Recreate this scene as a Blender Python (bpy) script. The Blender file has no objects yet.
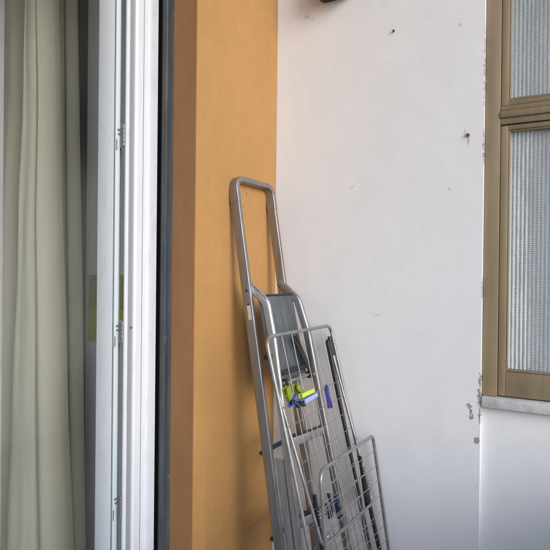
import bpy, bmesh, math, random
from mathutils import Vector, Matrix, noise
random.seed(7)
S = bpy.context.scene
R = math.radians

# ------------------------------------------------------------------ camera
YAW, PITCH, ROLL, DIST, EYE = R(29.4), R(-0.3), R(0.6), 2.3, 1.5
CAM = Vector((DIST * math.sin(YAW), -DIST * math.cos(YAW), EYE))
fw = Vector((-math.sin(YAW) * math.cos(PITCH), math.cos(YAW) * math.cos(PITCH), math.sin(PITCH)))
r0 = Vector((math.cos(YAW), math.sin(YAW), 0)); u0 = r0.cross(fw)
rt = r0 * math.cos(ROLL) + u0 * math.sin(ROLL); up = -r0 * math.sin(ROLL) + u0 * math.cos(ROLL)
cd = bpy.data.cameras.new('camera'); cam = bpy.data.objects.new('camera', cd)
S.collection.objects.link(cam); S.camera = cam
cam.matrix_world = Matrix(((rt.x, up.x, -fw.x, CAM.x), (rt.y, up.y, -fw.y, CAM.y), (rt.z, up.z, -fw.z, CAM.z), (0, 0, 0, 1)))
cd.sensor_width = 36; cd.lens = 564 / 550 * 36; cd.clip_start = 0.02; cd.clip_end = 3000

# ------------------------------------------------------------------ sky, sun, exposure
SUN_EL, SUN_AZ = R(23), R(-25)          # azimuth measured from +X towards +Y
w = bpy.data.worlds.new('World'); S.world = w; w.use_nodes = True
nt = w.node_tree; nt.nodes.clear()
sky = nt.nodes.new('ShaderNodeTexSky'); sky.sky_type = 'NISHITA'; sky.sun_disc = False
sky.sun_elevation = SUN_EL; sky.sun_rotation = R(90) - SUN_AZ
sky.air_density = 1.0; sky.dust_density = 1.0; sky.ozone_density = 2.8
hs = nt.nodes.new('ShaderNodeHueSaturation'); hs.inputs['Saturation'].default_value = 0.95
bg = nt.nodes.new('ShaderNodeBackground'); bg.inputs['Strength'].default_value = 0.15
wo = nt.nodes.new('ShaderNodeOutputWorld')
nt.links.new(sky.outputs[0], hs.inputs['Color']); nt.links.new(hs.outputs[0], bg.inputs[0]); nt.links.new(bg.outputs[0], wo.inputs[0])
sd = bpy.data.lights.new('sun', 'SUN'); sd.energy = 1.15; sd.angle = R(28); sd.color = (1.0, 0.985, 0.97)
so = bpy.data.objects.new('sun', sd); S.collection.objects.link(so)
sdir = Vector((math.cos(SUN_EL) * math.cos(SUN_AZ), math.cos(SUN_EL) * math.sin(SUN_AZ), math.sin(SUN_EL)))
so.rotation_euler = sdir.to_track_quat('Z', 'Y').to_euler(); so.location = (8, -2, 5)
S.view_settings.view_transform = 'Standard'; S.view_settings.look = 'None'
S.view_settings.exposure = 0.80; S.view_settings.gamma = 1.0; S.view_settings.use_curve_mapping = False

# ------------------------------------------------------------------ material helpers
class Mat:
    def __init__(s, name, col=(.5, .5, .5), rough=.5, metal=0., **kw):
        s.m = bpy.data.materials.new(name); s.m.use_nodes = True
        s.t = s.m.node_tree; s.b = s.t.nodes['Principled BSDF']
        s.b.inputs['Base Color'].default_value = (*col, 1); s.b.inputs['Roughness'].default_value = rough
        s.b.inputs['Metallic'].default_value = metal
        for k, v in kw.items(): s.b.inputs[k.replace('_', ' ')].default_value = v
        s.geo = None
    def n(s, typ, **kw):
        nd = s.t.nodes.new('ShaderNode' + typ)
        for k, v in kw.items():
            if hasattr(nd, k): setattr(nd, k, v)
            else: nd.inputs[k].default_value = v
        return nd
    def l(s, a, b): s.t.links.new(a, b)
    def pos(s, scale=(1, 1, 1)):
        if s.geo is None: s.geo = s.n('TexCoord')
        mp = s.n('Mapping'); mp.inputs['Scale'].default_value = scale
        s.l(s.geo.outputs['Object'], mp.inputs['Vector']); return mp.outputs[0]
    def noise(s, scale, detail=4, rough=.55, stretch=(1, 1, 1), dist=0.):
        nd = s.n('TexNoise'); nd.inputs['Scale'].default_value = scale; nd.inputs['Detail'].default_value = detail
        nd.inputs['Roughness'].default_value = rough; nd.inputs['Distortion'].default_value = dist
        s.l(s.pos(stretch), nd.inputs['Vector']); return nd.outputs['Fac']
    def ramp(s, fac, p0, c0, p1, c1):
        r = s.n('ValToRGB'); e = r.color_ramp.elements
        e[0].position = p0; e[1].position = p1
        f = lambda c: (c, c, c, 1) if isinstance(c, (int, float)) else (*c, 1)
        e[0].color = f(c0); e[1].color = f(c1); s.l(fac, r.inputs[0]); return r.outputs[0]
    def math(s, op, a, b=None, clamp=False):
        nd = s.n('Math'); nd.operation = op; nd.use_clamp = clamp
        for i, v in enumerate((a, b)):
            if v is None: continue
            if isinstance(v, (int, float)): nd.inputs[i].default_value = v
            else: s.l(v, nd.inputs[i])
        return nd.outputs[0]
    def mix(s, fac, a, b, typ='MIX'):
        nd = s.n('MixRGB'); nd.blend_type = typ
        for i, v in enumerate((fac, a, b)):
            if isinstance(v, (int, float)): nd.inputs[i].default_value = v if i == 0 else (v, v, v, 1)
            elif isinstance(v, tuple): nd.inputs[i].default_value = (*v, 1)
            else: s.l(v, nd.inputs[i])
        return nd.outputs[0]
    def color(s, c): s.l(c, s.b.inputs['Base Color']); return s
    def rough(s, c): s.l(c, s.b.inputs['Roughness']); return s
    def bump(s, h, strength, dist=.001):
        b = s.n('Bump'); b.inputs['Strength'].default_value = strength; b.inputs['Distance'].default_value = dist
        s.l(h, b.inputs['Height'])
        prev = s.b.inputs['Normal'].links
        if prev: s.l(prev[0].from_socket, b.inputs['Normal'])
        s.l(b.outputs[0], s.b.inputs['Normal']); return s
    def spots(s, pts, warp=.006, wscale=60):
        """mask of irregular marks: pts = (centre, (rx,ry,rz))"""
        if s.geo is None: s.geo = s.n('TexCoord')
        nz = s.n('TexNoise'); nz.inputs['Scale'].default_value = wscale; nz.inputs['Detail'].default_value = 3
        s.l(s.geo.outputs['Object'], nz.inputs['Vector'])
        sub = s.n('VectorMath'); sub.operation = 'SUBTRACT'; s.l(nz.outputs['Color'], sub.inputs[0]); sub.inputs[1].default_value = (.5, .5, .5)
        sc = s.n('VectorMath'); sc.operation = 'SCALE'; s.l(sub.outputs[0], sc.inputs[0]); sc.inputs['Scale'].default_value = warp * 2
        ad = s.n('VectorMath'); ad.operation = 'ADD'; s.l(s.geo.outputs['Object'], ad.inputs[0]); s.l(sc.outputs[0], ad.inputs[1])
        acc = None
        for c, r in pts:
            mp = s.n('Mapping'); mp.vector_type = 'POINT'
            mp.inputs['Scale'].default_value = (1 / r[0], 1 / r[1], 1 / r[2])
            mp.inputs['Location'].default_value = (-c[0] / r[0], -c[1] / r[1], -c[2] / r[2])
            s.l(ad.outputs[0], mp.inputs[0])
            ln = s.n('VectorMath'); ln.operation = 'LENGTH'; s.l(mp.outputs[0], ln.inputs[0])
            mr = s.n('MapRange'); s.l(ln.outputs['Value'], mr.inputs[0])
            mr.inputs[1].default_value = .8; mr.inputs[2].default_value = 1.15; mr.inputs[3].default_value = 1; mr.inputs[4].default_value = 0
            acc = mr.outputs[0] if acc is None else s.math('MAXIMUM', acc, mr.outputs[0])
        return acc

# ------------------------------------------------------------------ mesh helpers
def finish(bm, sharp=35):
    bmesh.ops.recalc_face_normals(bm, faces=bm.faces)
    for f in bm.faces: f.smooth = True
    for e in bm.edges:
        if len(e.link_faces) == 2 and e.calc_face_angle(0) > R(sharp): e.smooth = False

def obj(name, bm, mat, parent=None, off=None):
    finish(bm)
    if parent is not None or off is not None:
        o3 = Vector(off) if off is not None else world_loc(parent)
        for v in bm.verts: v.co -= o3
    me = bpy.data.meshes.new(name); bm.to_mesh(me); bm.free()
    o = bpy.data.objects.new(name, me); S.collection.objects.link(o)
    if parent is not None: o.parent = parent
    elif off is not None: o.location = off
    for m in (mat if isinstance(mat, (list, tuple)) else [mat]): me.materials.append(m.m if isinstance(m, Mat) else m)
    return o

def world_loc(o):
    p = Vector((0, 0, 0))
    while o is not None: p += o.location; o = o.parent
    return p

def tag(o, label, cat, group=None, kind=None):
    if label: o['label'] = label
    if cat: o['category'] = cat
    if group: o['group'] = group
    if kind: o['kind'] = kind
    return o

def thing(name, loc, label, cat, group=None):
    o = bpy.data.objects.new(name, None); S.collection.objects.link(o); o.location = loc
    o.empty_display_size = .1
    return tag(o, label, cat, group)

def box(bm, a, b, bev=0., seg=2):
    a, b = Vector(a), Vector(b)
    r = bmesh.ops.create_cube(bm, size=1, matrix=Matrix.Translation((a + b) / 2) @ Matrix.Diagonal((*[abs(x) for x in (b - a)], 1)))
    if bev > 0:
        es = list({e for v in r['verts'] for e in v.link_edges})
        bmesh.ops.bevel(bm, geom=es, offset=bev, segments=seg, affect='EDGES', profile=.5)

def plate(bm, origin, ax, ay, az, bev=0.):
    """box from an origin corner and three edge vectors"""
    M = Matrix((ax, ay, az)).transposed().to_4x4(); M.translation = Vector(origin) + (Vector(ax) + Vector(ay) + Vector(az)) / 2
    r = bmesh.ops.create_cube(bm, size=1, matrix=M)
    if bev > 0:
        es = list({e for v in r['verts'] for e in v.link_edges})
        bmesh.ops.bevel(bm, geom=es, offset=bev, segments=2, affect='EDGES', profile=.5)

def prism(bm, pts, z0, z1):
    lo = [bm.verts.new((x, y, z0)) for x, y in pts]; hi = [bm.verts.new((x, y, z1)) for x, y in pts]
    n = len(pts)
    for i in range(n): bm.faces.new((lo[i], lo[(i + 1) % n], hi[(i + 1) % n], hi[i]))
    bm.faces.new(lo[::-1]); bm.faces.new(hi)

def rounded(pts, rad, seg=7):
    """polyline with its inner corners rounded"""
    pts = [Vector(p) for p in pts]; out = [pts[0]]
    for i in range(1, len(pts) - 1):
        p, q, r_ = pts[i - 1], pts[i], pts[i + 1]
        rr = rad[i] if isinstance(rad, dict) else rad
        a = (p - q).normalized(); b = (r_ - q).normalized()
        ang = a.angle(b); t = min(rr / math.tan(ang / 2), .49 * (p - q).length, .49 * (r_ - q).length)
        A, B = q + a * t, q + b * t
        for k in range(seg + 1):
            u = k / seg
            out.append((A * (1 - u) + q * u) * (1 - u) + (q * (1 - u) + B * u) * u)
    out.append(pts[-1]); return out

def section(w, h, r, seg=3):
    """rounded rectangle section, full width w, height h"""
    o = []
    for cx, cy, a0 in ((w / 2 - r, h / 2 - r, 0), (-w / 2 + r, h / 2 - r, 90), (-w / 2 + r, -h / 2 + r, 180), (w / 2 - r, -h / 2 + r, 270)):
        for k in range(seg + 1):
            a = R(a0 + 90 * k / seg); o.append((cx + r * math.cos(a), cy + r * math.sin(a)))
    return o

def circ(r, n=10): return [(r * math.cos(2 * math.pi * k / n), r * math.sin(2 * math.pi * k / n)) for k in range(n)]

def sweep(bm, path, sec, N=None, cap=True, wob=0.):
    """sweep a closed section along a path; section x lies along N (fixed plane normal) or a carried normal"""
    path = [Vector(p) for p in path]; n = len(path); rings = []
    T0 = (path[1] - path[0]).normalized()
    cur = Vector(N).normalized() if N is not None else T0.orthogonal().normalized()
    for i in range(n):
        T = ((path[min(i + 1, n - 1)] - path[i]).normalized() + (path[i] - path[max(i - 1, 0)]).normalized())
        T = T.normalized() if T.length > 1e-9 else T0
        base = Vector(N).normalized() if N is not None else cur
        X = (base - T * base.dot(T)).normalized(); cur = X; Y = T.cross(X)
        sc = 1.
        if N is not None and 0 < i < n - 1:
            a = (path[i + 1] - path[i]).normalized().angle((path[i] - path[i - 1]).normalized(), 0); sc = 1 / max(.6, math.cos(a / 2))
        rings.append([bm.verts.new(path[i] + X * x + Y * y * sc) for x, y in sec])
    m = len(sec)
    for i in range(n - 1):
        for k in range(m): bm.faces.new((rings[i][k], rings[i][(k + 1) % m], rings[i + 1][(k + 1) % m], rings[i + 1][k]))
    if cap: bm.faces.new(rings[0][::-1]); bm.faces.new(rings[-1])

def tube(bm, path, r, n=10): sweep(bm, path, circ(r, n))
def cyl(bm, a, b, r, n=14): sweep(bm, [a, b], circ(r, n))
def B(): return bmesh.new()
def lerp(a, b, t): return a + (b - a) * t

# ------------------------------------------------------------------ materials
def white_wall_material():
    m = Mat('white_wall_paint', (.8, .78, .77), .75)
    base = m.ramp(m.noise(1.7, 5, .6), .3, (.765, .745, .738), .7, (.82, .797, .79))
    mott = m.ramp(m.noise(14, 6, .65), .35, .965, .65, 1.0)
    c = m.mix(1, base, mott, 'MULTIPLY')
    grime = m.math('MULTIPLY', m.ramp(m.noise(5, 6, .7, (1, 1, .35)), .55, 0., .8, 1.), .12)
    c = m.mix(grime, c, (.5, .46, .40))
    faint = m.spots([((.331, 0, 1.825), (.006, .02, .005)), ((.69, 0, 1.795), (.006, .02, .006)), ((.721, 0, 2.357), (.007, .02, .006)),
                     ((.133, 0, 2.509), (.013, .02, .008)), ((.155, 0, 2.497), (.006, .02, .005)), ((.435, 0, 1.345), (.02, .02, .002)), ((.792, 0, .777), (.004, .02, .008)),
                     ((.742, 0, 1.985), (.004, .02, .012))], .006, 70)
    c = m.mix(m.math('MULTIPLY', faint, .38), c, (.38, .33, .29))
    rust = m.spots([((.752, 0, 1.962), (.005, .02, .02))], .004, 90)
    c = m.mix(m.math('MULTIPLY', rust, .5), c, (.30, .2, .14))
    chip = m.spots([((.765, 0, 1.048), (.006, .03, .012)), ((.771, 0, 1.030), (.005, .03, .010)), ((.774, 0, 1.012), (.007, .03, .007)),
                    ((.790, 0, .937), (.009, .03, .010)), ((.799, 0, 1.085), (.005, .03, .03)), ((.8005, 0, 1.14), (.003, .03, .03)), ((.8, 0, 1.02), (.003, .03, .03)),
                    ((.8045, 0, 1.45), (.002, .03, .04)), ((.8035, 0, 1.93), (.0022, .03, .06)), ((.8045, 0, 2.2), (.0018, .03, .15))], .012, 100)
    c = m.mix(chip, c, m.ramp(m.noise(160, 3), .35, (.17, .16, .155), .65, (.42, .40, .38)))
    m.color(c)
    m.bump(m.noise(3.0, 3, .5), .3, .012); m.bump(m.noise(24, 4, .6, (1, 1, .4)), .09, .004); m.bump(m.noise(90, 6, .65), .22, .002); m.bump(m.math('SUBTRACT', 1., chip), .8, .002)
    return m

def orange_wall_material():
    m = Mat('orange_wall_paint', (.66, .36, .12), .72)
    c = m.ramp(m.noise(2.2, 5, .6), .3, (.395, .203, .064), .72, (.455, .238, .077))
    c = m.mix(1, c, m.ramp(m.noise(22, 6, .7), .35, .92, .65, 1.), 'MULTIPLY')
    g = m.math('MULTIPLY', m.ramp(m.noise(4, 6, .7, (1, 1, .3)), .52, 0., .8, 1.), .22)
    c = m.mix(g, c, (.33, .19, .09))
    hole = m.spots([((0, -.222, 1.790), (.02, .0045, .009)), ((0, -.250, 1.742), (.02, .005, .004)), ((0, -.235, 1.80), (.02, .003, .003))], .003, 90)
    c = m.mix(m.math('MULTIPLY', hole, .75), c, (.2, .1, .035))
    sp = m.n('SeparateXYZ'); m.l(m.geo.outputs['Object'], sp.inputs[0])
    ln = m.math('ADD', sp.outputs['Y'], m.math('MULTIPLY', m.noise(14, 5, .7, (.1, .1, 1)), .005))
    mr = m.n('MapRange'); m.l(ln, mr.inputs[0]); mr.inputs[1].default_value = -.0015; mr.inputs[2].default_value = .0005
    c = m.mix(m.math('MULTIPLY', mr.outputs[0], .65), c, (.16, .085, .04))  # dark line of the corner gap, its shade painted into the orange
    sc = m.math('MULTIPLY', m.ramp(m.noise(7, 7, .75, (1, 1, .12)), .60, 0., .70, 1.), .14)
    c = m.mix(sc, c, (.62, .42, .24))
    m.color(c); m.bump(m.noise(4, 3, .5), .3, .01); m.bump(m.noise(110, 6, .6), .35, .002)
    return m

def brown_material():
    m = Mat('brown_reveal_paint', (.38, .17, .06), .6)
    c = m.ramp(m.noise(6, 6, .65, (1, 1, .25)), .3, (.25, .115, .043), .7, (.35, .162, .062))
    sp = m.ramp(m.noise(120, 2, .5), .68, 0., .76, .6)
    c = m.mix(sp, c, (.45, .3, .18)); m.color(c); m.bump(m.noise(70, 5, .6), .35, .002); m.bump(m.noise(8, 4, .6), .3, .006)
    return m

def pvc():
    m = Mat('white_pvc', (.78, .79, .81), .32)
    c = m.ramp(m.noise(3, 5, .6, (1, 1, .2)), .3, (.64, .65, .67), .7, (.69, .695, .71))
    d = m.math('MULTIPLY', m.ramp(m.noise(30, 5, .7, (1, 1, .3)), .54, 0., .74, 1.), .32)
    m.color(m.mix(d, c, (.36, .35, .33))); m.rough(m.ramp(m.noise(12, 4), .3, .38, .7, .52)); return m

def alu(name, lo, hi, rough=.38, streak=(40, 40, 3), metal=.8):
    m = Mat(name, hi, rough, metal)
    c = m.ramp(m.noise(1.0, 6, .7, streak), .3, lo, .7, hi)
    sp = m.ramp(m.noise(90, 4, .7), .6, 0., .75, .55)
    m.color(m.mix(sp, c, tuple(x * .45 for x in lo)))
    m.rough(m.ramp(m.noise(25, 5, .7, (1, 1, .3)), .3, rough - .08, .7, rough + .16))
    m.bump(m.noise(1.0, 4, .6, (300, 300, 8)), .08, .0006)
    return m

M = {}
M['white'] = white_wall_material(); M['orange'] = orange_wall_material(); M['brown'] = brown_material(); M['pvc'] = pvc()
M['alu'] = alu('brushed_aluminium', (.25, .236, .236), (.37, .355, .355), .38, (40, 40, 3), .9)
M['alu_bright'] = alu('polished_aluminium', (.44, .43, .425), (.63, .62, .615), .28, (40, 40, 3), .95)
M['alu_dull'] = alu('dull_aluminium', (.13, .145, .16), (.22, .24, .26), .5)
M['coat'] = Mat('grey_tube_enamel', (.42, .42, .42), .34, .55)
M['coat'].color(M['coat'].ramp(M['coat'].noise(30, 5, .6), .3, (.20, .197, .192), .7, (.32, .315, .31)))
M['wire'] = Mat('grey_wire_coating', (.23, .225, .22), .42, .3)
M['black'] = Mat('black_plastic', (.014, .014, .016), .38)
M['black'].rough(M['black'].ramp(M['black'].noise(50, 4), .3, .3, .7, .55))
M['teal'] = Mat('teal_rubber', (.012, .085, .115), .5)
M['teal'].color(M['teal'].ramp(M['teal'].noise(80, 4), .4, (.006, .03, .04), .65, (.015, .11, .15)))
M['navy'] = Mat('navy_plastic', (.008, .014, .045), .4)
M['steel'] = Mat('spring_steel', (.7, .7, .7), .25, 1.)

def shutter_mat():
    m = Mat('weathered_grey_metal', (.06, .063, .068), .5, .3)
    c = m.ramp(m.noise(2, 6, .7, (20, 20, 2)), .3, (.055, .058, .062), .7, (.125, .128, .132))
    sp = m.ramp(m.noise(45, 6, .8, (1, 1, .35)), .60, 0., .72, .75)
    m.color(m.mix(sp, c, (.28, .28, .29))); m.bump(m.noise(60, 4), .2, .001); return m
M['shutter'] = shutter_mat()
M['dark'] = Mat('slot_shade_black', (.004, .004, .004), .95, Specular_IOR_Level=.05)
M['gasket'] = Mat('pale_gasket', (.55, .62, .65), .5)
M['groove'] = Mat('grey_groove', (.16, .165, .17), .6)

def window_paint():
    m = Mat('beige_brown_window_paint', (.26, .19, .11), .45)
    c = m.ramp(m.noise(3, 6, .65, (8, 8, 1)), .3, (.235, .170, .098), .7, (.315, .235, .142))
    d = m.math('MULTIPLY', m.ramp(m.noise(40, 5, .7), .58, 0., .78, 1.), .35)
    m.color(m.mix(d, c, (.14, .095, .05))); m.bump(m.noise(8, 4, .6, (12, 12, 1)), .12, .001); return m
M['winpaint'] = window_paint()

def stone():
    m = Mat('grey_marble', (.6, .59, .58), .5)
    c = m.ramp(m.noise(18, 7, .7), .35, (.47, .455, .435), .6, (.66, .645, .62))
    sp = m.ramp(m.noise(75, 4, .7), .60, 0., .72, .8)
    m.color(m.mix(sp, c, (.25, .24, .23))); m.bump(m.noise(60, 5), .3, .0015); return m
M['stone'] = stone()

def curtain_mat():
    m = Mat('olive_cream_curtain', (.5, .47, .36), .9)
    c = m.ramp(m.noise(4, 5, .6, (1, 1, .2)), .3, (.70, .66, .53), .7, (.77, .73, .60))
    wv = m.n('TexWave'); wv.inputs['Scale'].default_value = 260; wv.bands_direction = 'Z'; m.l(m.pos(), wv.inputs['Vector'])
    m.color(m.mix(.2, c, wv.outputs['Color'], 'MULTIPLY')); m.bump(m.noise(9, 5, .65, (3, 3, .5)), .5, .006); m.bump(m.noise(420, 2, .5, (1, 1, .6)), .4, .001)
    tr = m.n('BsdfTranslucent'); tr.inputs['Color'].default_value = (.8, .77, .67, 1)
    mx = m.n('MixShader'); mx.inputs[0].default_value = .2
    out = m.t.nodes['Material Output']; m.l(m.b.outputs[0], mx.inputs[1]); m.l(tr.outputs[0], mx.inputs[2]); m.l(mx.outputs[0], out.inputs[0])
    return m
M['curtain'] = curtain_mat()

def clear_glass():
    m = Mat('clear_glass'); t = m.t; t.nodes.remove(m.b)
    tr = m.n('BsdfTransparent'); tr.inputs[0].default_value = (.94, .95, .945, 1)
    gl = m.n('BsdfGlossy'); gl.inputs['Roughness'].default_value = .03
    lw = m.n('LayerWeight'); lw.inputs[0].default_value = .5
    fr = m.math('ADD', m.math('MULTIPLY', m.math('POWER', lw.outputs['Facing'], 4.5), .95), .045)
    mx = m.n('MixShader'); m.l(fr, mx.inputs[0]); m.l(tr.outputs[0], mx.inputs[1]); m.l(gl.outputs[0], mx.inputs[2])
    m.l(mx.outputs[0], t.nodes['Material Output'].inputs[0]); return m
M['glass'] = clear_glass()

def ribbed_glass():
    m = Mat('ribbed_glass', (.84, .87, .87), .07, 0., IOR=1.5, Transmission_Weight=.70)
    return m
M['ribbed'] = ribbed_glass()
M['roomwall'] = Mat('room_plaster', (.78, .77, .74), .8)
M['roomfloor'] = Mat('room_floor_tile', (.45, .42, .38), .4)
M['sheer'] = Mat('pale_blind', (.72, .73, .72), .8)
M['lime'] = Mat('lime_plastic', (.20, .25, .012), .4)
M['lime_bright'] = Mat('bright_lime_plastic', (.50, .66, .03), .35)
M['green_card'] = Mat('yellow_green_card', (.52, .58, .05), .6)
M['blue'] = Mat('blue_plastic', (.06, .085, .33), .38)
M['peri'] = Mat('periwinkle_plastic', (.30, .36, .72), .38)
M['violet'] = Mat('violet_plastic', (.055, .05, .26), .38)
M['sticker'] = Mat('worn_paper_sticker', (.5, .46, .38), .6)
M['rust'] = Mat('rusty_iron', (.12, .055, .035), .7)
M['lamp'] = Mat('dark_brown_lamp_metal', (.06, .035, .025), .45, .4)
M['opal'] = Mat('opal_glass', (.75, .74, .70), .3)
def tiles():
    m = Mat('balcony_tile', (.35, .22, .16), .5)
    br = m.n('TexBrick'); br.offset = 0; br.inputs['Scale'].default_value = 1; br.inputs['Brick Width'].default_value = .2; br.inputs['Row Height'].default_value = .2
    br.inputs['Mortar Size'].default_value = .004
    br.inputs['Color1'].default_value = (.20, .19, .19, 1); br.inputs['Color2'].default_value = (.17, .165, .165, 1); br.inputs['Mortar'].default_value = (.3, .28, .26, 1)
    m.l(m.pos(), br.inputs['Vector']); m.color(br.outputs['Color']); return m
M['tiles'] = tiles()
M['ground'] = Mat('pale_yard', (.25, .24, .22), .9)
M['ground'].color(M['ground'].ramp(M['ground'].noise(.3, 6), .3, (.13, .14, .14), .7, (.21, .215, .22)))
M['ceil'] = Mat('white_ceiling', (.75, .74, .72), .85)

# ------------------------------------------------------------------ setting: ground, floor, ceiling
bm = B(); bmesh.ops.create_grid(bm, x_segments=1, y_segments=1, size=1500, matrix=Matrix.Translation((0, 0, -7)))
tag(obj('ground', bm, M['ground']), None, None, kind='structure')
bm = B(); box(bm, (0, -4, -.2), (1.5, 0, 0))
tag(obj('balcony_floor', bm, M['tiles']), None, None, kind='structure')

bm = B(); box(bm, (1.5, -4, -.2), (1.6, .2, .98), .006)
tag(obj('parapet', bm, M['white']), 'white plastered parapet along the open side of the balcony', 'wall')

# white end wall: pier left of the window, recessed wall under it, lintel above, pier right of it
WZ = 3.7
t = thing('white_wall', (0, 0, 0), 'white painted end wall with stains and chipped plaster beside the window', 'wall')
bm = B()
nz_, ny_ = 1, 1
box(bm, (0, 0, -.2), (.803, .22, WZ))
box(bm, (1.75, 0, -.2), (2.1, .22, WZ))
box(bm, (.803, .0, 2.62), (1.75, .22, WZ))
obj('pier', bm, M['white'], t)
bm = B(); box(bm, (.803, .022, -.2), (1.75, .22, 1.045)); obj('breast', bm, M['white'], t)

# orange house wall with its door opening
DY0, DY1, LZ = -.531, -3.2, 2.92  # opening widened out of view to let more light into the room
t = thing('orange_wall', (0, 0, 0), 'orange painted house wall between the balcony door and the corner', 'wall')
bm = B()
box(bm, (-.30, DY0, -.2), (0, 0, WZ)); box(bm, (-.30, -4, -.2), (0, DY1, WZ)); box(bm, (-.30, DY1, LZ), (0, DY0, WZ))
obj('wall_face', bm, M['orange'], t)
bm = B()
# painted reveal: a thin skin with a slightly uneven painted edge
n = 60; front = []
for k in range(n + 1):
    z = -.02 + (LZ + .02) * k / n
    front.append((-.0008 + .0012 * noise.noise(Vector((0, 0, z * 9))) + .0008 * noise.noise(Vector((3, 0, z * 40))), z))
v0 = [bm.verts.new((x, DY0 - .003, z)) for x, z in front]; v1 = [bm.verts.new((-.094, DY0 - .003, z)) for x, z in front]
v2 = [bm.verts.new((x, DY0, z)) for x, z in front]
for k in range(n):
    bm.faces.new((v0[k], v1[k], v1[k + 1], v0[k + 1])); bm.faces.new((v0[k], v0[k + 1], v2[k + 1], v2[k]))
o = obj('reveal', bm, M['brown'], t); o['label'] = 'brown painted door reveal'

# ------------------------------------------------------------------ room behind the door
t = thing('room', (-.3, -1.2, 0), 'dim room behind the open balcony door and its curtain', 'room')
bm = B()
box(bm, (-3.2, -.285, 0), (-.302, -.14, 3.05)); box(bm, (-3.3, -3.5, 0), (-3.2, -.14, 3.05)); box(bm, (-3.2, -3.5, 0), (-.302, -3.4, .8)); box(bm, (-3.2, -3.5, 2.7), (-.302, -3.4, 3.05)); box(bm, (-3.2, -3.5, .8), (-2.9, -3.4, 2.7))  # opening in the unseen end wall is added to light the curtain
obj('room_wall', bm, M['roomwall'], t)
bm = B(); box(bm, (-3.2, -3.4, -.1), (-.302, -.286, 0)); obj('room_floor', bm, M['roomfloor'], t)
bm = B(); box(bm, (-3.3, -3.5, 3.052), (-.302, -.14, 3.15)); obj('room_ceiling', bm, M['ceil'], t)

# yellow-green card on the room's side wall, seen past the sash
t = thing('wall_card', (-.62, -.287, 1.2), 'yellow green card hung on the room wall behind the door sash', 'picture')
bm = B(); box(bm, (-.745, -.297, 1.345), (-.50, -.2855, 1.48), .002); obj('upper_panel', bm, Mat('olive_card', (.42, .44, .16), .6), t)
bm = B(); box(bm, (-.745, -.299, 1.20), (-.50, -.2855, 1.343), .002); obj('lower_panel', bm, M['green_card'], t)

# ------------------------------------------------------------------ curtain
bm = B()
prof = [(-1.60, -.44), (-1.50, -.50), (-1.42, -.43), (-1.30, -.52), (-1.20, -.44), (-1.10, -.46), (-1.04, -.42), (-.985, -.41), (-.955, -.44), (-.93, -.50), (-.90, -.53), (-.87, -.53), (-.835, -.528), (-.81, -.515), (-.80, -.497), (-.787, -.515), (-.77, -.528),
        (-.755, -.525), (-.738, -.50), (-.733, -.455), (-.745, -.41)]
def cr(p0, p1, p2, p3, t):
    return tuple(.5 * (2 * b + (c - a) * t + (2 * a - 5 * b + 4 * c - d) * t * t + (3 * b - a - 3 * c + d) * t ** 3) for a, b, c, d in zip(p0, p1, p2, p3))
fine = []
for i in range(len(prof) - 1):
    q = [prof[max(i - 1, 0)], prof[i], prof[i + 1], prof[min(i + 2, len(prof) - 1)]]
    for k in range(9): fine.append(cr(*q, k / 9))
fine.append(prof[-1]); NZ = 40; grid = []
for k in range(NZ + 1):
    z = .03 + (2.90 - .03) * k / NZ; row = []
    for i, (x, y) in enumerate(fine):
        sw = .012 * noise.noise(Vector((x * 4, 1.3, z * .8))); sw2 = .004 * noise.noise(Vector((x * 38, 3.1, z * 2.2 + x * 6))) + .010 * noise.noise(Vector((x * 9, 7.7, z * 1.6)))
        x += .040 * (1.35 - z) / 1.0 * max(0, min(1, (x + .82) / .07)) - .045 * (1.35 - z) / 1.0 * max(0, min(1, (-.86 - x) / .06))
        flare = 1 + .18 * (1.3 - z) / 1.3
        row.append(bm.verts.new((x + sw, -.485 + (y + .485) * flare + sw2, z)))
    grid.append(row)
for k in range(NZ):
    for i in range(len(fine) - 1): bm.faces.new((grid[k][i], grid[k][i + 1], grid[k + 1][i + 1], grid[k + 1][i]))
o = obj('curtain', bm, M['curtain'])
so_ = o.modifiers.new('thickness', 'SOLIDIFY'); so_.thickness = .0015
tag(o, 'olive cream curtain hanging in folds behind the glass of the balcony door', 'curtain')

bm = B(); grid = []
for k in range(21):
    z = .03 + 2.87 * k / 20; row = []
    for q in range(40):
        x = -1.0 + .30 * q / 39
        row.append(bm.verts.new((x + .035 * (1.35 - z) * q / 39, -.375 + .010 * math.sin(q * .55) + .006 * noise.noise(Vector((x * 8, 5, z))), z)))
    grid.append(row)
for k in range(20):
    for q in range(39): bm.faces.new((grid[k][q], grid[k][q + 1], grid[k + 1][q + 1], grid[k + 1][q]))
dm = Mat('shaded_curtain_cloth', (.20, .185, .14), .9); dm.color(dm.ramp(dm.noise(5, 5, .6, (1, 1, .2)), .3, (.33, .31, .245), .7, (.42, .395, .31)))  # rear fold of the curtain, its shade painted in as darker cloth
o = obj('curtain_rear_fold', bm, dm); md = o.modifiers.new('thickness', 'SOLIDIFY'); md.thickness = .0015
tag(o, 'rear fold of the door curtain with its shade put into a darker olive colour', 'curtain')
t = thing('wardrobe', (-1.0, -.30, 0), 'shallow dark brown wooden wardrobe standing in the room behind the curtains', 'wardrobe')
wm = Mat('dark_brown_wood', (.05, .033, .022), .5); wm.color(wm.ramp(wm.noise(4, 5, .6, (12, 12, 1)), .3, (.035, .024, .016), .7, (.07, .048, .032)))
bm = B(); box(bm, (-1.25, -.33, .08), (-.772, -.2855, 2.75), .004); obj('carcass', bm, wm, t)
bm = B(); box(bm, (-1.24, -.325, 0), (-.78, -.2865, .078)); obj('plinth', bm, wm, t)

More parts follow.
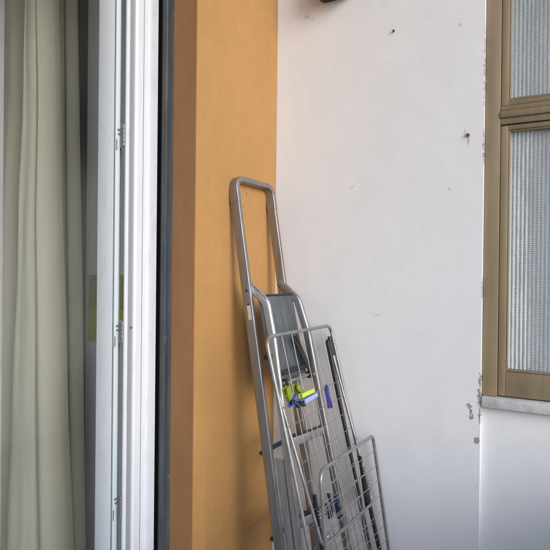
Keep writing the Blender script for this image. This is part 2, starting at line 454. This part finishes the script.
# ------------------------------------------------------------------ balcony door
t = thing('balcony_door', (-.2, -.56, 0), 'white plastic balcony door opened inwards with three hinges', 'door')
DZ0, DZ1 = .02, 2.88
bm = B()
prism(bm, [(-.165, -.531), (-.165, -.5315), (-.171, -.534), (-.192, -.534), (-.197, -.537), (-.197, -.592), (-.203, -.599), (-.226, -.599), (-.228, -.601), (-.228, -.613),
           (-.233, -.613), (-.233, -.531)], DZ0, DZ1)
obj('frame', bm, M['pvc'], t)
bm = B(); box(bm, (-.2285, -.6145, DZ0), (-.2275, -.6128, DZ1)); bm.free()
bm = B(); box(bm, (-.1972, -.5665, DZ0), (-.1962, -.5645, DZ1)); obj('seam', bm, M['groove'], t)
sx0, sx1, gx0, gx1 = -.262, -1.005, -.336, -.930
SB0, SB1 = -.635, -.572          # leaf front and back
sash = B()
def ring(bm, y0, y1, xo0, xo1, zo0, zo1, xi0, xi1, zi0, zi1, bev):
    box(bm, (xo1, y0, zo0), (xi1, y1, zo1), bev); box(bm, (xi0, y0, zo0), (xo0, y1, zo1), bev)
    box(bm, (xi1, y0 + .0004, zo0), (xi0, y1, zi0), 0); box(bm, (xi1, y0 + .0004, zi1), (xi0, y1, zo1), 0)
ring(sash, SB0, -.612, sx0, sx1, .05, 2.85, gx0, gx1, .16, 2.76, .003)
ring(sash, -.6118, SB1, -.288, sx1 + .012, .07, 2.83, gx0 - .001, gx1 + .001, .161, 2.759, .002)
sl = obj('sash', sash, M['pvc'], t)
bm = B(); box(bm, (gx1 + .0005, -.612, .1605), (gx0 - .0005, -.606, 2.7595)); obj('pane', bm, M['glass'], sl)
bm = B(); box(bm, (gx0 - .0065, -.627, .165), (gx0 - .0005, -.613, 2.755), .002); box(bm, (gx1 + .0005, -.627, .165), (gx1 + .0065, -.613, 2.755), .002)
obj('glazing_gasket', bm, M['groove'], sl)
bm = B(); box(bm, (-.2615, -.632, .06), (-.255, -.613, 2.84), .0015); obj('edge_gasket', bm, M['gasket'], sl)
bm = B(); box(bm, (-.2612, -.6345, .06), (-.2585, -.6325, 2.84)); obj('edge_groove', bm, M['groove'], sl)
bm = B(); box(bm, (-.2255, -.6012, DZ0), (-.2065, -.5985, DZ1), .001); obj('frame_shade_strip', bm, Mat('grey_frame_shade', (.40, .405, .415), .5), t)  # grey strip painted as the shade on the recessed frame face
for hz in (1.95, 1.295, .715):
    bm = B()
    for k in range(5): cyl(bm, (-.236, -.616, hz - .036 + k * .0145), (-.236, -.616, hz - .023 + k * .0145), .0052 if k % 2 else .0046, 12)
    box(bm, (-.254, -.6145, hz - .04), (-.236, -.6125, hz + .04)); box(bm, (-.2555, -.626, hz + .016), (-.2535, -.6135, hz + .022)); box(bm, (-.2555, -.624, hz + .002), (-.2535, -.6135, hz + .008))
    box(bm, (-.2555, -.631, hz - .05), (-.2535, -.628, hz - .015))
    obj('hinge', bm, Mat('hinge_zinc', (.22, .22, .215), .5, .5), t)
bm = B(); cyl(bm, (-.21, -.5988, 1.31), (-.21, -.6025, 1.31), .0045); obj('screw_cap', bm, M['groove'], t)

# roller shutter guide in the reveal
t = thing('shutter_guide', (-.13, -.54, 0), 'dark weathered grey metal roller shutter guide between white frame and brown reveal', 'shutter guide')
bm = B()
prism(bm, [(-.0945, -.531), (-.0945, -.5345), (-.098, -.536), (-.108, -.536), (-.109, -.5335), (-.122, -.5335), (-.123, -.536), (-.139, -.536), (-.141, -.534), (-.141, -.531)], 0, LZ - .002)
obj('channel', bm, M['shutter'], t)
bm = B(); box(bm, (-.1645, -.5312, 0), (-.1412, -.5302, LZ - .002)); 
obj('slot_shade', bm, M['dark'], t)  # flat black strip, the dark of the gap put into its colour
bm = B(); box(bm, (-.1455, -.5338, 0), (-.1415, -.5314, LZ - .002)); obj('brush_seal', bm, M['black'], t)

# ------------------------------------------------------------------ window
t = thing('window', (1.25, .06, 1.05), 'beige brown window with ribbed glass set in the white wall', 'window')
wx0, wx1, wz0, wz1 = .804, 1.748, 1.088, 2.618
bm = B()
box(bm, (wx0, 0.0180, wz0), (.852, 0.0880, wz1), .003); box(bm, (1.70, 0.0180, wz0), (wx1, 0.0880, wz1), .003)
box(bm, (.852, 0.0185, 2.57), (1.70, 0.0880, wz1), .002)
obj('frame', bm, M['winpaint'], t)
for nm, z0, z1, b0, b1 in (('casement', wz0 + .003, 2.000, .082, .016), ('fanlight', 2.066, 2.568, .016, .03)):
    bm = B()
    X0, X1 = .8535, 1.698
    box(bm, (X0, 0.0250, z0), (X0 + .024, 0.0780, z1), .003); box(bm, (X1 - .05, 0.0250, z0), (X1, 0.0780, z1), .003)
    box(bm, (X0 + .024, 0.0255, z0), (X1 - .05, 0.0780, z0 + b0), .002); box(bm, (X0 + .024, 0.0255, z1 - b1), (X1 - .05, 0.0780, z1), .002)
    s_ = obj(nm, bm, M['winpaint'], t)
    gx, gX, gz, gZ = X0 + .0245, X1 - .0505, z0 + b0 + .0005, z1 - b1 - .0005
    bm = B()
    box(bm, (gx, 0.0290, gz), (gx + .005, 0.0470, gZ), .0015); box(bm, (gX - .005, 0.0290, gz), (gX, 0.0470, gZ), .0015)
    box(bm, (gx + .005, 0.0295, gz), (gX - .005, 0.0470, gz + .009), .002); box(bm, (gx + .005, 0.0295, gZ - .005), (gX - .005, 0.0470, gZ), .001)
    obj('glazing_bead', bm, M['winpaint'], s_)
    # ribbed pane: outer face carries real vertical ribs and finer cross ribs
    nx = int((min(gX, 1.14) - gx) / .0011); nzr = int((gZ - gz) / .0011)
    bm = B(); f_ = []; per = .0125; perz = .0066
    for j in range(nzr + 1):
        z = lerp(gz, gZ, j / nzr); row = []
        for i in range(nx + 1):
            x = lerp(gx, min(gX, 1.14), i / nx)
            d = .0017 * abs(math.sin(math.pi * x / per)) + .00055 * math.sin(2 * math.pi * z / perz) + .0022 * noise.noise(Vector((x * 18, 0, z * 9))) + .0005 * noise.noise(Vector((x * 90, 4, z * 25)))
            row.append(bm.verts.new((x, .0520 - d, z)))
        f_.append(row)
    for j in range(nzr):
        for i in range(nx): bm.faces.new((f_[j][i], f_[j][i + 1], f_[j + 1][i + 1], f_[j + 1][i]))
    xe = min(gX, 1.14)
    b4 = [bm.verts.new((gx, .056, gz)), bm.verts.new((xe, .056, gz)), bm.verts.new((xe, .056, gZ)), bm.verts.new((gx, .056, gZ))]
    bm.faces.new(b4[::-1])
    o = obj('pane', bm, M['ribbed'], s_)
    if xe < gX:
        bm = B(); box(bm, (xe + .0003, 0.0510, gz), (gX, 0.0560, gZ)); obj('pane', bm, M['ribbed'], s_)
bm = B()
box(bm, (.8525, 0.0200, 2.003), (1.6995, 0.0830, 2.024), .002); box(bm, (.8525, 0.0130, 2.0242), (1.6995, 0.0830, 2.047), .004); box(bm, (.8525, 0.0180, 2.0472), (1.6995, 0.0830, 2.064), .003)
obj('transom', bm, M['winpaint'], t)
bm = B(); box(bm, (.806, -.004, 1.051), (1.752, .10, 1.087), .003)
for v in bm.verts:
    v.co.y += .0016 * noise.noise(v.co * 37)
obj('sill', bm, M['stone'], t)
# room behind the window: pale blind and walls, with an unseen side left open to light it
t = thing('window_room', (1.2, .6, 0), 'pale room seen blurred through the ribbed window glass', 'room')
bm = B(); box(bm, (.5, .222, 0), (.55, 2.2, 2.9)); box(bm, (2.3, .222, 0), (2.35, 2.2, .6)); box(bm, (.55, 2.15, 0), (2.3, 2.2, 2.9))
obj('room_wall', bm, Mat('grey_room_plaster', (.6, .61, .61), .8), t)
bm = B(); box(bm, (.55, .222, -.1), (2.3, 2.15, 0)); obj('room_floor', bm, M['roomfloor'], t)
bm = B(); box(bm, (.5, .222, 2.902), (2.35, 2.2, 3)); obj('room_ceiling', bm, M['ceil'], t)

bm = B(); rows = []
NX = 420
for k in range(16):
    z = .95 + 1.85 * k / 15; row = []
    for q in range(NX + 1):
        x = .885 + .865 * q / NX
        amp = lerp(.012, .007, min(1, max(0, (x - .90) / .06))); fr_ = lerp(420, 150, min(1, max(0, (x - .90) / .06)))
        row.append(bm.verts.new((x, .27 + amp * math.sin(x * 170 + .6 * math.sin(x * 31)) + .004 * noise.noise(Vector((x * 10, 2, z))), z)))
    rows.append(row)
for k in range(15):
    for q in range(NX): bm.faces.new((rows[k][q], rows[k][q + 1], rows[k + 1][q + 1], rows[k + 1][q]))
o = obj('window_curtain', bm, Mat('white_net_fabric', (.74, .75, .75), .9)); md = o.modifiers.new('thickness', 'SOLIDIFY'); md.thickness = .0012
tag(o, 'white net curtain hanging close behind the ribbed window glass', 'curtain')

# ------------------------------------------------------------------ marks on the wall that stand proud
def nail(x, z, r, label, head=True):
    o = thing('wall_nail', (x, -.001, z), label, 'nail', 'nails in the white wall')
    bm = B(); cyl(bm, (x, .004, z), (x, -.005, z), r * .45, 10); cyl(bm, (x, -.005, z), (x, -.0075, z), r, 12); obj('shank', bm, M['rust'], o)
    bm = B(); cyl(bm, (x, .001, z), (x, -.0025, z), r * 1.25, 12); obj('wall_plug', bm, Mat('grey_plug', (.22, .2, .19), .7), o)
nail(.487, 2.383, .0036, 'dark round nail head high in the white wall, left of the window top')
nail(.752, 1.975, .0050, 'rusty nail with a rust streak in the white wall just left of the window')

# wall lamp above the corner
t = thing('wall_lamp', (.24, 0, 2.6), 'dark brown rounded wall lamp at the top of the white wall', 'lamp')
def dome(bm, c, rx, ry, rz, n=24, m=8, y0=0):
    rows = []
    for j in range(m + 1):
        a = math.pi / 2 * j / m
        rows.append([bm.verts.new((c[0] + rx * math.cos(a) * math.cos(2 * math.pi * k / n), c[1] - ry * math.sin(a), c[2] + rz * math.cos(a) * math.sin(2 * math.pi * k / n))) for k in range(n)])
    for j in range(m):
        for k in range(n): bm.faces.new((rows[j][k], rows[j][(k + 1) % n], rows[j + 1][(k + 1) % n], rows[j + 1][k]))
    bm.faces.new(rows[0])
bm = B(); sweep(bm, [(.265, 0, 2.635), (.265, -.062, 2.635), (.265, -.07, 2.635)], section(.16, .176, .03, 6), (1, 0, 0)); obj('body', bm, M['lamp'], t)
bm = B(); dome(bm, (.265, -.0705, 2.635), .070, .03, .066); obj('diffuser', bm, M['opal'], t)

# ------------------------------------------------------------------ ladder
Z0 = 1.826
def Ax(z): return .040 + (1.76 - z) * .163           # front of the wall-side frame
L = thing('step_ladder', (.25, -.21, 0), 'folded aluminium step ladder with looped handrail leaning against the orange wall', 'ladder')
YN, YF = -.331, -.071
AN = Vector((1, 0, .163)).normalized()               # frame normal
DEPTH = .036
def Ac(y, z): return Vector((Ax(z), y, z)) - AN * (DEPTH / 2)
bm = B()
for y in (YN, YF): sweep(bm, [Ac(y, 1.755), Ac(y, .035)], section(DEPTH, .018, .003), AN)
rails = None
bm.free()
for y in (YN, YF):
    bm = B(); sweep(bm, [Ac(y, 1.755), Ac(y, .035)], section(DEPTH, .018, .003), AN); obj('rail', bm, M['alu'], L)
bm = B()
path = rounded([Ac(YN, 1.748), Ac(YN, Z0 + .008), Ac(YF, Z0 + .008), Ac(YF, 1.748)], {1: .042, 2: .048}, 10)
sweep(bm, path, section(DEPTH + .003, .020, .003), AN); obj('handrail', bm, M['alu'], L)
# front legs: bend out of the rails, then run down to the floor
LN = Vector((1, 0, .19)).normalized()
def Bx(z, u=.5): return lerp(.180 + (1.303 - z) * .158, .194 + (1.303 - z) * .225, u)
LD = .030
for y in (YN + .018, YF - .006):
    f = lambda x, z: Vector((x, y, z)) - LN * (LD / 2)
    uu = 0 if y < -.2 else 1
    pth = rounded([f(.078, 1.462), f(.110, 1.437), f(.158, 1.398), f(Bx(1.28, uu), 1.28), f(Bx(.03, uu), .03)], {1: .03, 2: .05, 3: .3}, 8)
    bm = B(); sweep(bm, pth, section(LD, .019, .009, 5), LN); obj('front_leg', bm, M['alu_bright'] if y < -.2 else M['alu'], L)
for y, fx in ((YN, Ax), (YF, Ax), (YN + .018, lambda z: Bx(z, 0)), (YF - .006, lambda z: Bx(z, 1))):
    bm = B(); x = fx(.03) - .016; box(bm, (x - .024, y - .015, 0), (x + .024, y + .015, .05), .005); obj('rubber_foot', bm, M['black'], L)
y0, y1 = YN + .030, YF - .018
for z in (.93, .665, .40, .14):
    a = Vector((Bx(z, 0) - .004, y0, z)); b = Vector((Bx(z, 1) - .012, y1, z)); dn = Vector((.17, 0, -1)).normalized(); bk = Vector((-1, 0, -.17)).normalized()
    bm = B(); plate(bm, a, b - a, dn * .030, bk * .004, .001); plate(bm, a + bk * .0045, b - a, dn * .006, bk * .016, .001)
    s_ = obj('step', bm, M['alu_bright'], L)
    bm = B(); plate(bm, a - dn * .0055 + bk * .001, b - a, dn * .005, bk * .013, .001); obj('tread_grip', bm, M['black'], s_)
for z in (.872, .585, .30):
    bm = B(); xx = Ax(z) - DEPTH - .012; sweep(bm, [(xx, YN + .004, z), (xx, YF, z)], section(.016, .013, .004), (1, 0, 0)); obj('cross_brace', bm, M['teal'], L)
# flat stay seen between the near rail and the front leg
bm = B()
vs_ = []
for z in (.862, .03):
    for yy in (YN + .0095, YN + .0155): vs_.append([bm.verts.new((Ax(z) + .001, yy, z)), bm.verts.new((Bx(z, 0) - .031, yy, z))])
(a0, a1), (b0, b1), (c0, c1), (d0, d1) = vs_
for q in ((a0, a1, c1, c0), (b1, b0, d0, d1), (a1, b1, d1, c1), (b0, a0, c0, d0), (a0, b0, b1, a1), (c1, d1, d0, c0)): bm.faces.new(q)
obj('side_stay', bm, M['alu_bright'], L)
# folded platform
pa, pb = Vector((.128, 0, 1.415)), Vector((.193, 0, 1.122)); dr = (pb - pa); nrm = Vector((-dr.z, 0, dr.x)).normalized()
if nrm.x < 0: nrm = -nrm
bm = B(); plate(bm, pa + Vector((0, y0 - .016, 0)) - nrm * .02, dr, Vector((0, y1 - y0 + .02, 0)), nrm * .016, .003)
pf = obj('platform', bm, M['alu_dull'], L)
bm = B()
for k in range(9):
    yy = lerp(y0 + .012, y1 - .02, k / 8); plate(bm, pa + Vector((0, yy, 0)) - nrm * .0038 + dr * .04, dr * .93, Vector((0, .014, 0)), nrm * .0010, .0006)
obj('platform_rib', bm, M['alu_dull'], pf)
bm = B(); plate(bm, pa + Vector((0, y0 - .017, 0)) - nrm * .023 - dr.normalized() * .006, dr.normalized() * .0058, Vector((0, y1 - y0 + .022, 0)), nrm * .024, .001); obj('platform_edge', bm, M['black'], pf)
bm = B(); cyl(bm, (.206, y0, 1.118), (.206, y1 + .01, 1.118), .0065); obj('hinge_rod', bm, M['alu_bright'], L)
bm = B(); cyl(bm, (.196, y0, 1.150), (.196, y1, 1.150), .0085); obj('hinge_rod', bm, M['black'], L)
for y in (y0 + .012, y1 - .006):
    bm = B(); cyl(bm, (.207, y - .008, 1.118), (.207, y + .008, 1.118), .014, 16); obj('pivot_knob', bm, M['black'], L)
    bm = B(); cyl(bm, (.219, y, 1.121), (.228, y, 1.121), .006, 12); obj('bolt', bm, M['steel'], L)
for ya, yb in ((y1 - .085, y1 - .012), (y1 - .06, y1 - .004)):
    bm = B(); sweep(bm, [(.176, ya, 1.265), (.208, yb, 1.135)], section(.006, .014, .002), (1, 0, 0)); obj('locking_stay', bm, M['black'], L)
for z, r in ((1.437, .0042), (1.39, .003)):
    bm = B(); c = Ac(YN, z); cyl(bm, c + Vector((.004, -.0085, 0)), c + Vector((.004, -.0112, 0)), r); obj('rivet', bm, M['black'], L)
dz = Vector((-.163, 0, 1)).normalized()
bm = B(); c = Ac(YN, 1.335); plate(bm, c + Vector((-.003, -.0100, 0)), dz * .05, AN * .014, Vector((0, .0006, 0))); o = obj('sticker', bm, M['sticker'], L); o['label'] = 'worn pale sticker'

# ------------------------------------------------------------------ drying rack
K = thing('drying_rack', (.5, -.3, 0), 'folded grey tubular clothes drying rack with wire grid leaning before the ladder', 'drying rack')
RY0, RY1 = -.56, -.03
def P(u, z, extra=0.):       # a point of the main frame plane, u from the near leg to the far leg
    return Vector((lerp(.290, .262, u) + (1.29 - z) * .255 + extra, lerp(RY0, RY1, u), z))
def top(u): return lerp(1.306, 1.299, u)
r1 = .0060
bm = B(); tube(bm, rounded([P(0, .02), P(0, top(0)), P(1, top(1)), P(1, .02)], {1: .035, 2: .035}, 8), r1, 12); obj('main_frame', bm, M['coat'], K)
for u in (0, 1):
    bm = B(); q = P(u, .02); cyl(bm, q + Vector((0, 0, .03)), q - Vector((0, 0, .02)), .0115); obj('end_cap', bm, M['black'], K)
bm = B()
for u in (.20, .34, .50, .66, .82):
    z = top(u) - .006; tube(bm, [P(u, z), P(u, .22)], .0016, 6)
for u in (.12, .27, .42, .58, .74): tube(bm, [P(u, 1.0999, .001), P(u, .22, .001)], .0012, 6)
z = 1.100
while z > .2:
    tube(bm, [P(0, z, .003), P(1, z, .003)], .0013, 6); z -= .0565
obj('wire_grid', bm, M['wire'], K)
bm = B(); tube(bm, [P(1, .73), P(1, .05)], .0078, 12); obj('leg_sleeve', bm, M['black'], K)
# inner U frame, hinged near the top and closed by a bar at the bottom
def Q(u, z, e=0.): return Vector((lerp(.277 + (1.243 - z) * .354, .269 + (1.247 - z) * .31, u) + e, lerp(RY0 + .03, RY1 - .03, u), z))
bm = B(); tube(bm, rounded([Q(0, 1.243), Q(0, .712), Q(1, .672), Q(1, 1.247)], {1: .03, 2: .03}, 8), .0052, 12); qf = obj('inner_frame', bm, M['coat'], K)
bm = B()
for k in range(1, 3): tube(bm, [Q(0, .712 + k * .05, .002), Q(1, .672 + k * .05, .002)], .0013, 6)
for u in (.25, .5, .75): tube(bm, [Q(u, lerp(.712, .672, u)), Q(u, lerp(.712, .672, u) + .21)], .0013, 6)
obj('wire_grid', bm, M['wire'], qf)
for u in (0, 1):
    a = Q(u, 1.243); b_ = P(u, 1.25)
    bm = B(); sweep(bm, [a + Vector((0, 0, .018)), Q(u, 1.19)], section(.016, .012, .005), (0, 1, 0)); cyl(bm, a - Vector((0, .012, 0)), a + Vector((0, .016, 0)), .0085); obj('pivot_cap', bm, M['black'], K)
# black legs of the crossing stand
def G(u, z): return Vector((lerp(.272, .269, u) + (1.247 - z) * .236, lerp(RY0 + .012, RY1 - .045, u), z))
bm = B(); sweep(bm, [G(1, 1.245), G(1, .02)], section(.015, .013, .005), (1, 0, 0)); obj('stand_leg', bm, M['black'], K)
bm = B(); sweep(bm, [G(0, .60) + Vector((-.004, .01, 0)), G(0, .02) + Vector((-.004, .01, 0))], section(.013, .011, .004), (1, 0, 0)); obj('stand_leg', bm, M['black'], K)
# wing
def W(u, z): return Vector((lerp(.468 + (.931 - z) * .10, .436 + (.896 - z) * .16, u), lerp(RY0, RY1 + .002, u), z))
wt = lambda u: lerp(.941, .905, u)
bm = B(); tube(bm, rounded([W(0, .03), W(0, wt(0)), W(1, wt(1)), W(1, .03)], {1: .035, 2: .03}, 8), .0060, 12); wf = obj('wing_frame', bm, M['coat'], K)
bm = B()
k = 1
while wt(0) - k * .052 > .1:
    z = -k * .052; tube(bm, [W(0, wt(0) + z), W(1, wt(1) + z)], .0013, 6); k += 1
for u in (.3, .62): tube(bm, [W(u, wt(u)), W(u, .12)], .0013, 6)
obj('wire_grid', bm, M['wire'], wf)
# spring catches
def coil(bm, a, b, r, turns, wr):
    a, b = Vector(a), Vector(b); T = (b - a).normalized(); X = T.orthogonal().normalized(); Y = T.cross(X); pts = []
    for i in range(turns * 8 + 1):
        ph = i / 8 * 2 * math.pi; pts.append(lerp(a, b, i / (turns * 8)) + X * r * math.cos(ph) + Y * r * math.sin(ph))
    tube(bm, pts, wr, 5)
for a, b, tt in ((Q(0, .815), Q(0, .735), Vector((.012, .02, 0))), (Q(1, .80), Q(1, .715), Vector((.004, -.004, 0)))):
    bm = B(); coil(bm, a + tt, b + tt, .0062, 9, .0016); sc = obj('spring', bm, M['steel'], K)
    bm = B(); sweep(bm, [a + tt + Vector((-.014, 0, .035)), b + tt + Vector((-.010, 0, -.06))], section(.009, .013, .003), (0, 1, 0)); obj('catch', bm, M['black'], K)

# ------------------------------------------------------------------ clothes pegs
def peg(name, c, d, n, mat, label, length=.062, wid=.011, gap=.014):
    """clothes peg centred at c: d along its length (jaws first), n across the wire"""
    c, d, n = Vector(c), Vector(d).normalized(), Vector(n); n = (n - d * n.dot(d)).normalized(); s = d.cross(n)
    o = thing(name, c, label, 'clothes peg', 'clothes pegs on the drying rack')
    for sg in (-1, 1):
        bm = B()
        prof_ = [(.5, .0006), (.44, .0006), (.40, .0024), (.36, .0006), (.05, .0012), (-.5, gap * .5), (-.5, gap * .5 + .0032), (-.05, .0062), (.30, .0066), (.46, .0048), (.5, .003)]
        a = [bm.verts.new(c + d * (x * length) + n * (sg * h) + s * (wid / 2)) for x, h in prof_]; b = [bm.verts.new(c + d * (x * length) + n * (sg * h) - s * (wid / 2)) for x, h in prof_]
        m_ = len(a)
        for i in range(m_): bm.faces.new((a[i], a[(i + 1) % m_], b[(i + 1) % m_], b[i]))
        bm.faces.new(a[::-1]); bm.faces.new(b)
        bmesh.ops.triangulate(bm, faces=[f for f in bm.faces if len(f.verts) > 4])
        obj('jaw', bm, mat, o)
    bm = B(); coil(bm, c + d * (.03 * length) - s * wid * .55, c + d * (.03 * length) + s * wid * .55, .0028, 4, .0008); obj('spring', bm, M['steel'], o)
    return o
FR = Vector((1, 0, .25)).normalized(); DN = (P(.2, .9) - P(.2, 1.1)).normalized(); AL = (P(1, 1.083) - P(0, 1.083)).normalized()
peg('clothes_peg', P(.105, 1.134, .008), DN * .95 + AL * .28, FR, M['lime'], 'broad dull lime clothes peg at the left end of the peg cluster on the rack', .044, .030, .012)
peg('clothes_peg', P(.25, 1.136, .004), DN * .5 + AL * .85, FR, M['lime'], 'small olive lime clothes peg half hidden behind the bright one', .036, .020, .012)
peg('clothes_peg', P(.315, 1.117, .018), AL * 1 + DN * .0, FR, M['lime_bright'], 'bright lime clothes peg lying along the wire on top of a periwinkle one', .105, .0125, .008)
peg('clothes_peg', P(.345, 1.099, .018), AL * 1 + DN * -.02, FR, M['peri'], 'long pale periwinkle clothes peg below the bright lime one', .115, .0125, .008)
peg('clothes_peg', P(.12, 1.113, .016), AL * .8 + DN * -.35, FR, M['blue'], 'dark blue clothes peg under the dull lime one', .052, .014, .012)
peg('clothes_peg', P(.125, 1.104, .020), AL * .8 + DN * .45, FR, M['navy'], 'navy clothes peg crossed over the dark blue one', .045, .011, .010)
peg('clothes_peg', P(.235, 1.092, .012), AL * .9 + DN * .35, FR, M['black'], 'small black clothes peg hanging lowest in the peg cluster', .040, .011, .010)
peg('clothes_peg', P(.66, 1.071, .008), DN * -1 + AL * .10, AL, M['violet'], 'violet clothes peg hanging alone on the wire at the right of the rack', .080, .009, .022)
peg('clothes_peg', P(.36, .765, .0), Vector((-.14, .02, 1)), AL, M['navy'], 'navy clothes peg hanging on the inner grid behind the wing bar', .075, .011, .014)
peg('clothes_peg', P(.47, .745, .0), Vector((-.22, -.02, 1)), AL, M['navy'], 'navy clothes peg hanging lower down inside the folded wing', .075, .011, .014)

# balcony ceiling (the slab of the balcony above)
bm = B(); box(bm, (0, -4, WZ), (1.1, .2, WZ + .18)); tag(obj('balcony_ceiling', bm, M['ceil']), None, None, kind='structure')
